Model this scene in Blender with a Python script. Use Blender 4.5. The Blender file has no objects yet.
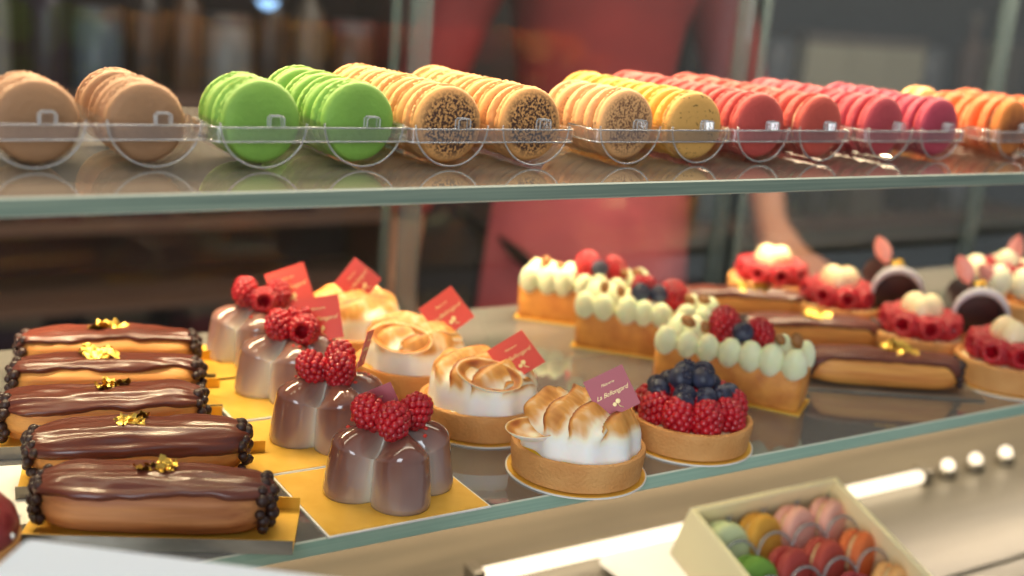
import bpy, bmesh, math, random
from math import sin, cos, pi, sqrt, radians as R
from mathutils import Vector, Matrix, Euler, noise
random.seed(7)
S = bpy.context.scene
COL = S.collection
rnd = random.uniform
def clamp(x, a=0., b=1.): return max(a, min(b, x))
def sstep(a, b, x):
    t = clamp((x-a)/(b-a)); return t*t*(3-2*t)
def nz(x, y, z): return noise.noise(Vector((x, y, z)))

# ------------------------------------------------------------------ materials
def srgb(r, g, b):
    f = lambda c: c/12.92 if c <= .04045 else ((c+.055)/1.055)**2.4
    return (f(r/255), f(g/255), f(b/255), 1)
def mat(name, col, rough=.5, col2=None, nscale=30., lo=.35, hi=.65, stretch=(1, 1, 1), bump=0., bscale=200., metal=0., sss=0.,
        coat=0., spec=.5, attr=None, attrcol=None, trans=0., alpha=1., emit=None, estr=0., detail=4.):
    m = bpy.data.materials.new(name); m.use_nodes = True
    nt = m.node_tree; N = nt.nodes; L = nt.links
    b = N['Principled BSDF']
    b.inputs['Base Color'].default_value = col
    b.inputs['Roughness'].default_value = rough
    b.inputs['Metallic'].default_value = metal
    b.inputs['Specular IOR Level'].default_value = spec
    b.inputs['Transmission Weight'].default_value = trans
    b.inputs['Alpha'].default_value = alpha
    if sss:
        b.inputs['Subsurface Weight'].default_value = sss
        b.inputs['Subsurface Radius'].default_value = (.006, .003, .002)
        b.inputs['Subsurface Scale'].default_value = 1.
    if coat:
        b.inputs['Coat Weight'].default_value = coat; b.inputs['Coat Roughness'].default_value = .05
    if emit:
        b.inputs['Emission Color'].default_value = emit; b.inputs['Emission Strength'].default_value = estr
    src = None
    if col2 or bump:
        tc = N.new('ShaderNodeTexCoord'); mp = N.new('ShaderNodeMapping'); mp.inputs['Scale'].default_value = stretch
        L.new(tc.outputs['Object'], mp.inputs['Vector'])
    if col2:
        n = N.new('ShaderNodeTexNoise'); n.inputs['Scale'].default_value = nscale; n.inputs['Detail'].default_value = detail
        L.new(mp.outputs[0], n.inputs['Vector'])
        r = N.new('ShaderNodeValToRGB'); r.color_ramp.elements[0].position = lo; r.color_ramp.elements[1].position = hi
        r.color_ramp.elements[0].color = col; r.color_ramp.elements[1].color = col2
        L.new(n.outputs[0], r.inputs[0]); src = r.outputs[0]
        L.new(src, b.inputs['Base Color'])
    if attr:
        a = N.new('ShaderNodeAttribute'); a.attribute_name = attr
        mx = N.new('ShaderNodeMix'); mx.data_type = 'RGBA'
        L.new(a.outputs['Fac'], mx.inputs[0])
        if src: L.new(src, mx.inputs[6])
        else: mx.inputs[6].default_value = col
        mx.inputs[7].default_value = attrcol
        if isinstance(attrcol, list): pass
        L.new(mx.outputs[2], b.inputs['Base Color'])
    if bump:
        n2 = N.new('ShaderNodeTexNoise'); n2.inputs['Scale'].default_value = bscale; n2.inputs['Detail'].default_value = 3
        L.new(mp.outputs[0], n2.inputs['Vector'])
        bp = N.new('ShaderNodeBump'); bp.inputs['Strength'].default_value = bump; bp.inputs['Distance'].default_value = .002
        L.new(n2.outputs[0], bp.inputs['Height']); L.new(bp.outputs[0], b.inputs['Normal'])
    return m
def ramp_attr(m, attr, stops):
    nt = m.node_tree; N = nt.nodes; L = nt.links; b = N['Principled BSDF']
    a = N.new('ShaderNodeAttribute'); a.attribute_name = attr
    r = N.new('ShaderNodeValToRGB'); els = r.color_ramp.elements
    els[0].position, els[0].color = stops[0]; els[1].position, els[1].color = stops[-1]
    for p, c in stops[1:-1]:
        e = els.new(p); e.color = c
    L.new(a.outputs['Fac'], r.inputs[0]); L.new(r.outputs[0], b.inputs['Base Color'])
def clear(name, tint, reflect=1., rough=0.02, haze=0., hazecol=(.8, .8, .8, 1), ior=1.5):
    """thin clear pane: Fresnel reflection over a tinted transparent body, a little surface haze"""
    m = bpy.data.materials.new(name); m.use_nodes = True
    nt = m.node_tree; N = nt.nodes; L = nt.links; N.clear()
    out = N.new('ShaderNodeOutputMaterial'); t = N.new('ShaderNodeBsdfTransparent'); t.inputs[0].default_value = tint
    g = N.new('ShaderNodeBsdfGlossy'); g.inputs['Roughness'].default_value = rough; g.inputs[0].default_value = (1, 1, 1, 1)
    f = N.new('ShaderNodeFresnel'); f.inputs['IOR'].default_value = ior
    mu = N.new('ShaderNodeMath'); mu.operation = 'MULTIPLY'; mu.inputs[1].default_value = reflect; mu.use_clamp = True
    L.new(f.outputs[0], mu.inputs[0])
    base = t.outputs[0]
    if haze:
        d = N.new('ShaderNodeBsdfDiffuse'); d.inputs[0].default_value = hazecol
        mh = N.new('ShaderNodeMixShader'); mh.inputs[0].default_value = haze
        L.new(t.outputs[0], mh.inputs[1]); L.new(d.outputs[0], mh.inputs[2]); base = mh.outputs[0]
    mx = N.new('ShaderNodeMixShader'); L.new(mu.outputs[0], mx.inputs[0]); L.new(base, mx.inputs[1]); L.new(g.outputs[0], mx.inputs[2])
    L.new(mx.outputs[0], out.inputs[0])
    return m
def speckled(name, base, specks, scale, lo, hi, mask=True, bump=.15):
    """cookie face dusted with dark grains over its middle (local +Y face)"""
    m = mat(name, base, .75, bump=bump, bscale=400)
    nt = m.node_tree; N = nt.nodes; L = nt.links; b = N['Principled BSDF']
    tc = N.new('ShaderNodeTexCoord'); n = N.new('ShaderNodeTexNoise'); n.inputs['Scale'].default_value = scale; n.inputs['Detail'].default_value = 6
    L.new(tc.outputs['Object'], n.inputs['Vector'])
    r = N.new('ShaderNodeValToRGB'); r.color_ramp.elements[0].position = lo; r.color_ramp.elements[1].position = hi
    r.color_ramp.elements[0].color = (0, 0, 0, 1); r.color_ramp.elements[1].color = (1, 1, 1, 1)
    L.new(n.outputs[0], r.inputs[0]); fac = r.outputs[0]
    if mask:
        sx = N.new('ShaderNodeSeparateXYZ'); L.new(tc.outputs['Object'], sx.inputs[0])
        cb = N.new('ShaderNodeCombineXYZ'); L.new(sx.outputs[0], cb.inputs[0]); L.new(sx.outputs[2], cb.inputs[2])
        ln = N.new('ShaderNodeVectorMath'); ln.operation = 'LENGTH'; L.new(cb.outputs[0], ln.inputs[0])
        mr = N.new('ShaderNodeMapRange'); mr.inputs['From Min'].default_value = .0145; mr.inputs['From Max'].default_value = .0195
        mr.inputs['To Min'].default_value = 1; mr.inputs['To Max'].default_value = 0
        L.new(ln.outputs['Value'], mr.inputs['Value'])
        mu = N.new('ShaderNodeMath'); mu.operation = 'MULTIPLY'; L.new(mr.outputs[0], mu.inputs[0]); L.new(fac, mu.inputs[1]); fac = mu.outputs[0]
    mx = N.new('ShaderNodeMix'); mx.data_type = 'RGBA'; mx.inputs[6].default_value = base; mx.inputs[7].default_value = specks
    L.new(fac, mx.inputs[0]); L.new(mx.outputs[2], b.inputs['Base Color'])
    return m

M = {}
M['choux'] = mat('choux', srgb(232, 164, 82), .55, srgb(196, 118, 52), 130, .35, .65, (.08, 1, 1.2), bump=.35, bscale=260, sss=.1)
M['choux_dark'] = mat('choux_dark', srgb(204, 138, 82), .55, srgb(162, 96, 54), 150, .35, .65, (.07, 1, 1.2), bump=.25, bscale=260)
M['glaze'] = mat('chocolate_glaze', srgb(94, 44, 32), .3, srgb(112, 58, 44), 25, .3, .75, (.3, 1, 1), coat=.18, bump=.12, bscale=110)
M['pearl'] = mat('chocolate_pearl', srgb(52, 28, 22), .45)
M['gold'] = mat('gold_leaf', srgb(236, 196, 96), .28, metal=1., bump=.5, bscale=300)
M['goldcard'] = mat('gold_card', srgb(240, 190, 78), .4, srgb(232, 178, 62), 60, metal=.3, spec=.6)
M['silver'] = mat('silver_card', srgb(160, 154, 142), .35, srgb(112, 106, 98), 60, stretch=(.3, 1, 1), metal=.5)
M['white'] = mat('white_card', srgb(236, 232, 224), .6)
M['carton'] = mat('pale_carton', srgb(222, 232, 240), .5)
M['crust'] = mat('tart_crust', srgb(222, 164, 98), .7, srgb(206, 140, 74), 45, .3, .7, bump=.5, bscale=520)
M['pastry'] = mat('pastry_case', srgb(222, 150, 66), .6, srgb(182, 102, 38), 70, .35, .75, bump=.3, bscale=300)
M['curd'] = mat('lemon_curd', srgb(236, 186, 40), .15, coat=.6, sss=.2)
mer = mat('meringue', srgb(250, 246, 238), .5, sss=.35, bump=.1, bscale=300)
ramp_attr(mer, 'toast', [(0, srgb(250, 247, 240)), (.3, srgb(250, 236, 205)), (.6, srgb(222, 158, 78)), (.85, srgb(176, 100, 38)), (1, srgb(122, 60, 22))])
M['meringue'] = mer
M['rasp'] = mat('raspberry', srgb(190, 18, 34), .34, srgb(160, 8, 26), 120, sss=.15, coat=.25)
M['blue'] = mat('blueberry', srgb(30, 32, 52), .45, srgb(82, 88, 112), 90, .4, .75)
M['bloom'] = mat('blueberry_crown', srgb(44, 42, 60), .7)
M['tag'] = mat('tag_red', srgb(214, 76, 64), .45)
M['tagpink'] = mat('tag_dusky', srgb(176, 78, 88), .45)  # same red card, dulled in colour for the weaker light at the front
M['script'] = mat('gold_print', srgb(240, 214, 150), .4, metal=.2)
M['crumb'] = mat('red_crumb', srgb(206, 50, 36), .6)
mo = mat('mousse_glaze', srgb(140, 112, 108), .13, coat=1., sss=.3, bump=.03, bscale=120)
ramp_attr(mo, 'thin', [(0, srgb(124, 78, 66)), (.4, srgb(154, 120, 108)), (.75, srgb(194, 174, 160)), (1, srgb(212, 204, 188))])
M['mousse'] = mo
M['pist'] = mat('pistachio_cream', srgb(226, 230, 184), .45, srgb(240, 240, 208), 60, sss=.3)
M['cream'] = mat('vanilla_cream', srgb(244, 220, 176), .4, sss=.3)
M['creamw'] = mat('white_cream', srgb(250, 236, 200), .4, sss=.3)
M['nut'] = mat('hazelnut', srgb(150, 100, 54), .6)
M['dark'] = mat('dark_chocolate', srgb(38, 24, 22), .3, coat=.3)
M['ring'] = mat('white_chocolate', srgb(206, 200, 200), .35)
M['petal'] = mat('pink_petal', srgb(250, 138, 116), .5, srgb(252, 180, 166), 50)
M['redglaze'] = mat('red_glaze', srgb(122, 26, 34), .3, srgb(150, 60, 60), 160, coat=.4)
M['brownshell'] = mat('brown_pastry', srgb(130, 80, 46), .6)
M['plastic'] = clear('clear_tray_plastic', (.985, .985, .98, 1), .45, .05, .015, (.9, .9, .9, 1))
M['liplastic'] = clear('clear_lip_plastic', (.97, .97, .97, 1), .9, .05, .07, (.9, .9, .9, 1))
M['plasticrim'] = clear('clear_tray_rim', (.9, .92, .92, 1), 2.0, .1, .22, (.95, .95, .95, 1))
M['glass'] = clear('shelf_glass', (.93, .965, .95, 1), 1.5, .015, .165, (.80, .73, .66, 1))
M['doorglass'] = clear('door_glass', (.93, .96, .95, 1), .18, .02, .004, (.6, .6, .6, 1))
M['glassedge'] = mat('glass_edge', srgb(102, 119, 104), .3, srgb(132, 145, 125), 10, .35, .7, (1, 1, 60), spec=.6)
M['thickedge'] = mat('thick_glass_edge', srgb(148, 180, 158), .3, srgb(172, 196, 172), 10, .35, .7, (1, 1, 60), spec=.6)  # same glass as the upper edge, lightened for the brighter light on it
M['arris'] = mat('glass_arris', srgb(196, 200, 180), .25)  # pale colour painted in for the highlight along the polished bevel
M['dooredge'] = mat('door_edge', srgb(84, 98, 102), .3, srgb(66, 80, 86), 8, stretch=(1, 1, .2), alpha=.38)
M['deck'] = mat('brushed_steel', srgb(142, 132, 116), .3, srgb(116, 109, 97), 9, .3, .7, (.4, 3, 1), metal=.6)
M['enamel'] = mat('beige_enamel', srgb(206, 190, 168), .5)
M['boxcream'] = mat('cream_box', srgb(250, 234, 184), .5)
M['boxred'] = mat('red_box', srgb(176, 54, 40), .5)
M['wood'] = mat('dark_wood', srgb(78, 46, 42), .5, srgb(56, 34, 32), 6, stretch=(.2, 1, 1))
M['woodlight'] = mat('shelf_board', srgb(136, 100, 82), .5, srgb(112, 80, 66), 6, stretch=(.2, 1, 1))
M['wall'] = mat('back_wall', srgb(66, 56, 52), .7, srgb(58, 50, 48), 3)
M['walld'] = mat('side_wall', srgb(70, 68, 68), .7, srgb(60, 60, 62), 3)
M['floor'] = mat('floor_stone', srgb(96, 88, 82), .4, srgb(82, 76, 72), 3)
M['ceil'] = mat('ceiling_paint', srgb(120, 116, 112), .8)
M['skin'] = mat('skin', srgb(168, 114, 92), .5, sss=.1)
M['shirt'] = mat('red_cloth', srgb(134, 34, 38), .8, srgb(120, 28, 34), 12)
M['apron'] = mat('rose_cloth', srgb(182, 84, 92), .8, srgb(168, 74, 84), 12)
M['trouser'] = mat('black_cloth', srgb(34, 32, 34), .8)
M['hair'] = mat('dark_hair', srgb(44, 30, 24), .6)
def emis(name, col, s):
    m = bpy.data.materials.new(name); m.use_nodes = True; N = m.node_tree.nodes; N.clear()
    e = N.new('ShaderNodeEmission'); e.inputs[0].default_value = col; e.inputs[1].default_value = s
    o = N.new('ShaderNodeOutputMaterial'); m.node_tree.links.new(e.outputs[0], o.inputs[0]); return m
M['led'] = emis('led_diffuser', (1, .84, .60, 1), 2.4)  # glow standing in for lights mirrored in the deck
M['lampblue'] = emis('cool_lamp', (.35, .6, 1, 1), 2.2)

# ------------------------------------------------------------------ mesh building
class MB:
    def __init__(s): s.v = []; s.f = []; s.mi = []; s.a = []
    def add(s, vs, fs, mi=0, at=None):
        o = len(s.v); s.v += [tuple(p) for p in vs]; s.f += [tuple(i+o for i in f) for f in fs]; s.mi += [mi]*len(fs)
        s.a += (at if at else [0.]*len(vs)); return s
    def grid(s, fn, nu, nv, wrap=False, mi=0, cap0=False, cap1=False, attr=None, flip=False):
        vs = []; at = []
        cu = nu if wrap else nu+1
        for j in range(nv+1):
            for i in range(cu):
                r = fn(i/nu, j/nv)
                vs.append(r[:3]); at.append(r[3] if len(r) > 3 else 0.)
        fs = []
        for j in range(nv):
            for i in range(nu):
                a = j*cu+i; b = j*cu+(i+1) % cu; c = b+cu; d = a+cu
                fs.append((d, c, b, a) if flip else (a, b, c, d))
        if cap0: f = tuple(range(cu)); fs.append(f if flip else f[::-1])
        if cap1: f = tuple(nv*cu+i for i in range(cu)); fs.append(f[::-1] if flip else f)
        return s.add(vs, fs, mi, at)
    def lathe(s, prof, n=48, mi=0, wob=None):
        k = len(prof)-1
        def fn(u, v):
            r, z = prof[round(v*k)]; a = u*2*pi
            w = wob(a, r, z) if wob else 0
            return ((r+w)*cos(a), (r+w)*sin(a), z)
        return s.grid(fn, n, k, True, mi)
    def box(s, c, d, mi=0, rot=None):
        x, y, z = d[0]/2, d[1]/2, d[2]/2
        vs = [Vector((sx*x, sy*y, sz*z)) for sz in (-1, 1) for sy in (-1, 1) for sx in (-1, 1)]
        if rot: vs = [rot @ p for p in vs]
        vs = [p+Vector(c) for p in vs]
        return s.add(vs, [(0, 2, 3, 1), (4, 5, 7, 6), (0, 1, 5, 4), (2, 6, 7, 3), (0, 4, 6, 2), (1, 3, 7, 5)], mi)
    def sphere(s, c, r, nu=12, nv=8, mi=0, sc=(1, 1, 1), rot=None, at=0.):
        def fn(u, v):
            t = (v*.998+.001)*pi; a = u*2*pi
            p = Vector((r*sc[0]*sin(t)*cos(a), r*sc[1]*sin(t)*sin(a), -r*sc[2]*cos(t)))
            if rot: p = rot @ p
            return (p.x+c[0], p.y+c[1], p.z+c[2], at)
        return s.grid(fn, nu, nv, True, mi, True, True)
    def tube(s, pts, r, n=8, mi=0):
        pts = [Vector(p) for p in pts]; k = len(pts)-1; fr = []
        for i, p in enumerate(pts):
            t = (pts[min(i+1, k)]-pts[max(i-1, 0)]).normalized()
            up = Vector((0, 0, 1)) if abs(t.z) < .9 else Vector((0, 1, 0))
            x = t.cross(up).normalized(); fr.append((p, x, t.cross(x)))
        rr = r if callable(r) else (lambda v: r)
        def fn(u, v):
            p, x, y = fr[round(v*k)]; a = u*2*pi; q = p+(x*cos(a)+y*sin(a))*rr(v); return q[:]
        return s.grid(fn, n, k, True, mi, True, True)
    def mesh(s, name, mats, smooth=True, angle=None, attr=None):
        me = bpy.data.meshes.new(name); me.from_pydata(s.v, [], s.f)
        for m in mats: me.materials.append(M[m] if isinstance(m, str) else m)
        me.polygons.foreach_set('material_index', s.mi)
        bm = bmesh.new(); bm.from_mesh(me); bmesh.ops.recalc_face_normals(bm, faces=bm.faces); bm.to_mesh(me); bm.free()
        if smooth: me.polygons.foreach_set('use_smooth', [True]*len(me.polygons))
        if smooth and angle: me.set_sharp_from_angle(angle=R(angle))
        if attr:
            a = me.color_attributes.new(attr, 'FLOAT_COLOR', 'POINT')
            a.data.foreach_set('color', [x for t in s.a for x in (t, t, t, 1)])
        me.update(); return me
def obj(name, me, parent=None, loc=(0, 0, 0), rot=(0, 0, 0), sc=1.):
    o = bpy.data.objects.new(name, me); COL.objects.link(o); o.parent = parent; o.location = loc; o.rotation_euler = rot
    o.scale = (sc, sc, sc) if not isinstance(sc, tuple) else sc
    return o
def tagp(o, label, cat, group=None):
    o['label'] = label; o['category'] = cat
    if group: o['group'] = group
    return o
def thing(name, label, cat, loc=(0, 0, 0), rot=(0, 0, 0), group=None):
    o = obj(name, None, None, loc, rot if not isinstance(rot, (int, float)) else (0, 0, rot)); o.empty_display_size = .02
    return tagp(o, label, cat, group)
def struct(name, me, loc=(0, 0, 0), rot=(0, 0, 0)):
    o = obj(name, me, None, loc, rot); o['kind'] = 'structure'; return o
def copy_tree(o, loc, rot, label, group=None):
    r = o.copy(); COL.objects.link(r); r.location = loc; r.rotation_euler = rot; r['label'] = label
    if group: r['group'] = group
    for ch in list(o.children):
        c = ch.copy(); COL.objects.link(c); c.parent = r
        for g in list(ch.children):
            d = g.copy(); COL.objects.link(d); d.parent = c
    return r
def bxm(name, c, d, mats, bevel=0., seg=2):
    mb = MB().box(c, d); me = mb.mesh(name, mats, False)
    if bevel:
        bm = bmesh.new(); bm.from_mesh(me); bmesh.ops.bevel(bm, geom=bm.edges[:], offset=bevel, segments=seg, profile=.6, affect='EDGES'); bm.to_mesh(me); bm.free()
    return me

# ------------------------------------------------------------------ the place: room
def wallbox(name, c, d, m): return struct(name, bxm(name, c, d, [m]))
wallbox('floor', (1.5, .6, -1.03), (7, 5, .06), 'floor')
wallbox('ceiling', (1.5, 1.4, 1.83), (7, 3.4, .06), 'ceil')
wallbox('wall_back', (1.5, 2.43, .4), (7, .06, 2.8), 'wall')
wallbox('wall_right', (4.6, .9, .4), (.06, 3.0, 2.8), 'walld')

# ------------------------------------------------------------------ display case
def glass_shelf(label, zt, y0, y1, edge, t, x0=-.75, x1=1.35):
    mb = MB(); mb.box(((x0+x1)/2, (y0+y1)/2, zt-t/2), (x1-x0, y1-y0, t))
    me = mb.mesh('glass_shelf', ['glass', edge, 'arris'], False)
    for p in me.polygons: p.material_index = 0 if abs(p.normal.z) > .5 else 1
    bm = bmesh.new(); bm.from_mesh(me)
    es = [e for e in bm.edges if abs(e.verts[0].co.y-y0) < 1e-6 and abs(e.verts[1].co.y-y0) < 1e-6]
    bmesh.ops.bevel(bm, geom=es, offset=.0008, segments=1, affect='EDGES', material=2); bm.to_mesh(me); bm.free()
    return tagp(obj('glass_shelf', me), label, 'shelf')
glass_shelf('upper clear glass shelf with green edge, under the macaron trays', .18, -.002, .30, 'glassedge', .0085)
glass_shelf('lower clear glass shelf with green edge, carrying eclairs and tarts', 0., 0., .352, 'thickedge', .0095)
dk = thing('display_deck', 'brushed steel bottom deck of the case under the lower glass shelf', 'counter', (0, 0, -.216))
obj('deck_plate', bxm('deck_plate', (.3, .21, -.01), (2.1, .46, .02), ['deck'], .002), dk)
obj('front_rail', bxm('front_rail', (.3, -.028, .004), (2.1, .012, .05), ['deck'], .002), dk)
obj('rear_panel', bxm('rear_panel', (.3, .396, .056), (2.1, .006, .112), ['enamel'], .001), dk)
obj('seam_strip', bxm('seam_strip', (.3, .10, .0012), (2.1, .006, .003), ['deck']), dk)
cb = thing('case_cabinet', 'dark cabinet body carrying the pastry display case', 'cabinet', (0, 0, -1.0))
obj('body', bxm('body', (.3, .21, .38), (2.1, .46, .764), ['wood'], .004), cb)
obj('kick_panel', bxm('kick_panel', (.3, -.0275, .05), (2.0, .011, .09), ['wood']), cb)
obj('back_counter', bxm('back_counter', (.3, .53, .73), (2.1, .17, .03), ['wood'], .003), cb)
# rear sliding glass doors, seen through the shelves
def glass_door(label, x0, x1, y):
    t = thing('glass_door', label, 'door', ((x0+x1)/2, y, -.214))
    w = x1-x0; h = .80
    obj('pane', bxm('pane', (0, 0, h/2), (w, .005, h), ['doorglass']), t)
    obj('edge_profile', bxm('edge_profile', (w/2-.009, 0, h/2), (.018, .011, h), ['dooredge'], .002), t)
    obj('edge_profile', bxm('edge_profile', (-w/2+.003, 0, h/2), (.006, .009, h), ['dooredge'], .001), t)
glass_door('rear sliding glass door of the case behind the eclairs', -.75, .150, .412)
glass_door('rear sliding glass door of the case behind the pistachio bars', .122, .535, .428)
glass_door('rear sliding glass door of the case behind the dark chocolate rolls', .535, .935, .412)
glass_door('rear sliding glass door of the case at the far right end', .955, 1.35, .428)
# led tube added for the light streak mirrored in the deck
def led_glint(name, label, loc, L, r=.008, cat='light'):
    t = thing(name, label, cat, loc)
    mb = MB(); mb.tube([(-L/2, 0, 0), (0, 0, 0), (L/2, 0, 0)], r, 12); obj('diffuser_tube', mb.mesh('diffuser_tube', ['led'], True, 40), t)
    for s in (-1, 1):
        obj('end_cap', bxm('end_cap', (s*(L/2+.006), 0, 0), (.012, .02, .02), ['deck'], .003), t)
    return t
led_glint('led_tube', 'glowing warm light tube lying along the back of the steel deck', (.43, .262, -.209), .56, .0065)
for i, x in enumerate((.757, .805, .86)):  # glowing beads added for spots of light mirrored in the deck
    t = thing('spot_lamp', ['small glowing spot lamp on the steel deck beside the light tube end', 'small glowing spot lamp on the steel deck, middle of the three',
              'small glowing spot lamp on the steel deck, farthest from the light tube'][i], 'light', (x, .262, -.216), 0, 'spot lamps on the deck')
    obj('lamp_body', MB().lathe([(0, 0), (.011, 0), (.011, .008), (.009, .010), (0, .010)], 20).mesh('lamp_body', ['deck'], True, 40), t)
    obj('bulb', MB().sphere((0, 0, .013), .007, 12, 8).mesh('bulb', ['led']), t)

# ------------------------------------------------------------------ macarons
def shell_mesh(m, name):
    r0 = .0212
    mb = MB()
    # axis along local -Y (face towards -Y): profile (radius, depth from the filling plane)
    prof = [(.0, .0), (.0185, .0)]
    foot = [(.0196, .0002), (.0209, .0011), (.0212, .0022), (.0203, .0031)]
    cap = [(.0203, .0033), (.0206, .0040), (.0204, .0055), (.0196, .0070), (.0182, .0080), (.0150, .0087), (.009, .0090), (.0, .0091)]
    full = prof+foot+cap; k = len(full)-1
    def fn(u, v):
        i = round(v*k); r, d = full[i]; a = u*2*pi
        if 2 <= i <= 5:
            q = nz(cos(a)*26, sin(a)*26, d*900)
            r += .0009*q; d += .0005*nz(cos(a)*30+5, sin(a)*30, i)
        return (r*cos(a), -d, r*sin(a))
    mb.grid(fn, 110, k, True)
    return mb.mesh(name, [m], True, 60)
fill_me = {}
def filling_mesh(m):
    if m in fill_me: return fill_me[m]
    def wob(a, r, z): return (.0004*nz(cos(a)*6, sin(a)*6, 2) if r > .01 else 0)
    mb = MB(); mb.lathe([(0, -.0018), (.0175, -.0018), (.0182, 0), (.0175, .0018), (0, .0018)], 40, 0, wob)
    mb.v = [(x, z, y) for x, y, z in mb.v]
    fill_me[m] = mb.mesh('filling', [m]); return fill_me[m]
KIND = {}
def mac_kind(key, word, col, fill, speck=None, back=None):
    base = mat('macaron_'+key, col, .7, tuple(c*.86 for c in col[:3])+(1,), 60, bump=.18, bscale=350, sss=.1)
    face = speck if speck else base
    KIND[key] = (word, shell_mesh(face, 'shell_'+key+'_front'), shell_mesh(base, 'shell_'+key), filling_mesh(fill))
fl_ch = mat('filling_chocolate', srgb(84, 50, 32), .5); fl_cr = mat('filling_cream', srgb(226, 200, 150), .5); fl_gr = mat('filling_green', srgb(104, 132, 46), .5); fl_rd = mat('filling_red', srgb(176, 40, 40), .5)
mac_kind('caramel', 'caramel brown', srgb(152, 113, 78), fl_ch)
mac_kind('green', 'bright green', srgb(120, 164, 64), fl_gr)
coc = srgb(204, 148, 86)
mac_kind('cocoa', 'cocoa dusted beige', coc, fl_ch, speckled('macaron_cocoa_dust', coc, srgb(66, 38, 24), 650, .40, .56))
cof = srgb(206, 156, 102)
mac_kind('coffee', 'coffee speckled beige', cof, fl_cr, speckled('macaron_coffee_dust', cof, srgb(110, 72, 48), 750, .43, .60))
yel = srgb(220, 160, 58)
mac_kind('yellow', 'yellow', yel, fl_cr)
mac_kind('fleck', 'flecked yellow', yel, fl_cr, speckled('macaron_yellow_fleck', srgb(198, 150, 78), srgb(96, 74, 26), 420, .635, .665, False))
mac_kind('coral', 'coral red', srgb(180, 70, 62), fl_rd)
mac_kind('red', 'orange red', srgb(184, 74, 60), fl_cr)
mac_kind('pink', 'pinkish red', srgb(178, 64, 72), fl_rd)
mac_kind('rose', 'deep pink', srgb(170, 58, 78), fl_rd)
orf = srgb(222, 112, 56)
mac_kind('orange', 'orange', orf, fl_cr)
mac_kind('amber', 'brown faced orange', orf, fl_ch, speckled('macaron_amber_face', srgb(196, 116, 50), srgb(120, 60, 26), 40, .40, .62, True))
mac_kind('peach', 'pale peach', srgb(250, 186, 116), fl_cr)
mac_kind('pale', 'pale cream green', srgb(214, 222, 170), fl_cr)
mac_kind('blush', 'pale pink', srgb(240, 176, 156), fl_cr)
PROTO = {}
def macaron(kind, label, loc, rot, group):
    if kind not in PROTO:
        w, a, b, c = KIND[kind]
        t = thing('macaron', label, 'macaron', loc, rot, group)
        obj('shell', a, t, (0, -.0016, 0)); obj('shell', b, t, (0, .0016, 0), (0, 0, pi)); obj('filling', c, t)
        PROTO[kind] = t; return t
    return copy_tree(PROTO[kind], loc, rot, label, group)
ORD = ['first', 'second', 'third', 'fourth', 'fifth', 'sixth', 'seventh', 'eighth']
ZS = .18
ZC = ZS+.0018+.0212
trays = [
    ('caramel macarons', [(-.234, [('caramel', .072), ('caramel', .094)]), (-.1845, [('caramel', .072), ('caramel', .093), ('caramel', .128)])]),
    ('green macarons', [(-.130, [('green', .065), ('green', .088)]), (-.0775, [('green', .065), ('green', .087), ('green', .110), ('green', .142)])]),
    ('cocoa dusted macarons', [(-.026, [('cocoa', .062+.0215*i) for i in range(6)]), (.027, [('cocoa', .062+.0215*i) for i in range(6)])]),
    ('mixed macarons', [(.095, [('coffee', .062), ('coffee', .084), ('coffee', .106)]), (.147, [('fleck', .060)]+[('yellow', .083+.0215*i) for i in range(5)])]),
    ('coral red macarons', [(.202, [('coral', .062+.0215*i) for i in range(7)]), (.254, [('red', .060+.0215*i) for i in range(7)])]),
    ('pink macarons', [(.318, [('pink', .062+.0215*i) for i in range(6)]), (.377, [('rose', .062+.0215*i) for i in range(5)])]),
    ('orange macarons', [(.458, [('amber', .060), ('orange', .083), ('orange', .110), ('peach', .140)]), (.512, [('amber', .060), ('orange', .084), ('orange', .108), ('orange', .134)])]),
]
TP = {}
def tray_parts():
    W = .054; depth0, depth1 = .0485, .20; r = .0222; zc = .0018+.0212+.0005
    mb = MB()
    for cx in (-W/2, W/2):
        def fn(u, v): a = pi+u*pi; return (cx+r*cos(a), depth0+(depth1-depth0)*v, zc+r*sin(a))
        mb.grid(fn, 24, 1)
    shell = mb.mesh('trough', ['plastic'])
    mb = MB()
    for cx in (-W/2, W/2):
        mb.tube([(cx+r*cos(a), depth0, zc+r*sin(a)) for a in [pi+pi*i/24 for i in range(25)]], .0006, 6)
    rim = mb.mesh('front_rim', ['plasticrim'])
    z0, z1 = .0145, .0215
    pts = []; hw = .0535; rr = .006
    pts.append((-hw, .075)); 
    for i in range(7): a = pi+pi/2*i/6; pts.append((-hw+rr+rr*cos(a), depth0-.002+rr+rr*sin(a)))
    for i in range(7): a = 1.5*pi+pi/2*i/6; pts.append((hw-rr+rr*cos(a), depth0-.002+rr+rr*sin(a)))
    pts.append((hw, .075)); n = len(pts)-1
    mb = MB(); mb.grid(lambda u, v: (*pts[round(u*n)], z0+(z1-z0)*v), n, 1)
    lip = mb.mesh('lip', ['liplastic'])
    mb = MB()
    for z in (z0, z1): mb.tube([(*p, z) for p in pts], .00055, 6)
    edge = mb.mesh('lip_edge', ['plasticrim'])
    mb = MB(); hx, z0, z1 = .0036, .0006, .0062
    mb.box((0, 0, .0034), (.0066, .0034, .005), 1)
    for yy in (-.0018, .0018): mb.tube([(-hx, yy, z0), (-hx, yy, z1-.001), (-hx+.001, yy, z1), (hx-.001, yy, z1), (hx, yy, z1-.001), (hx, yy, z0)], .0005, 6)
    tab = mb.mesh('tab', ['plasticrim', 'plastic'], True, 40)
    return shell, rim, lip, edge, tab
SH, RIM, LIP, EDG, TAB = tray_parts()
xs_prev = None
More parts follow.
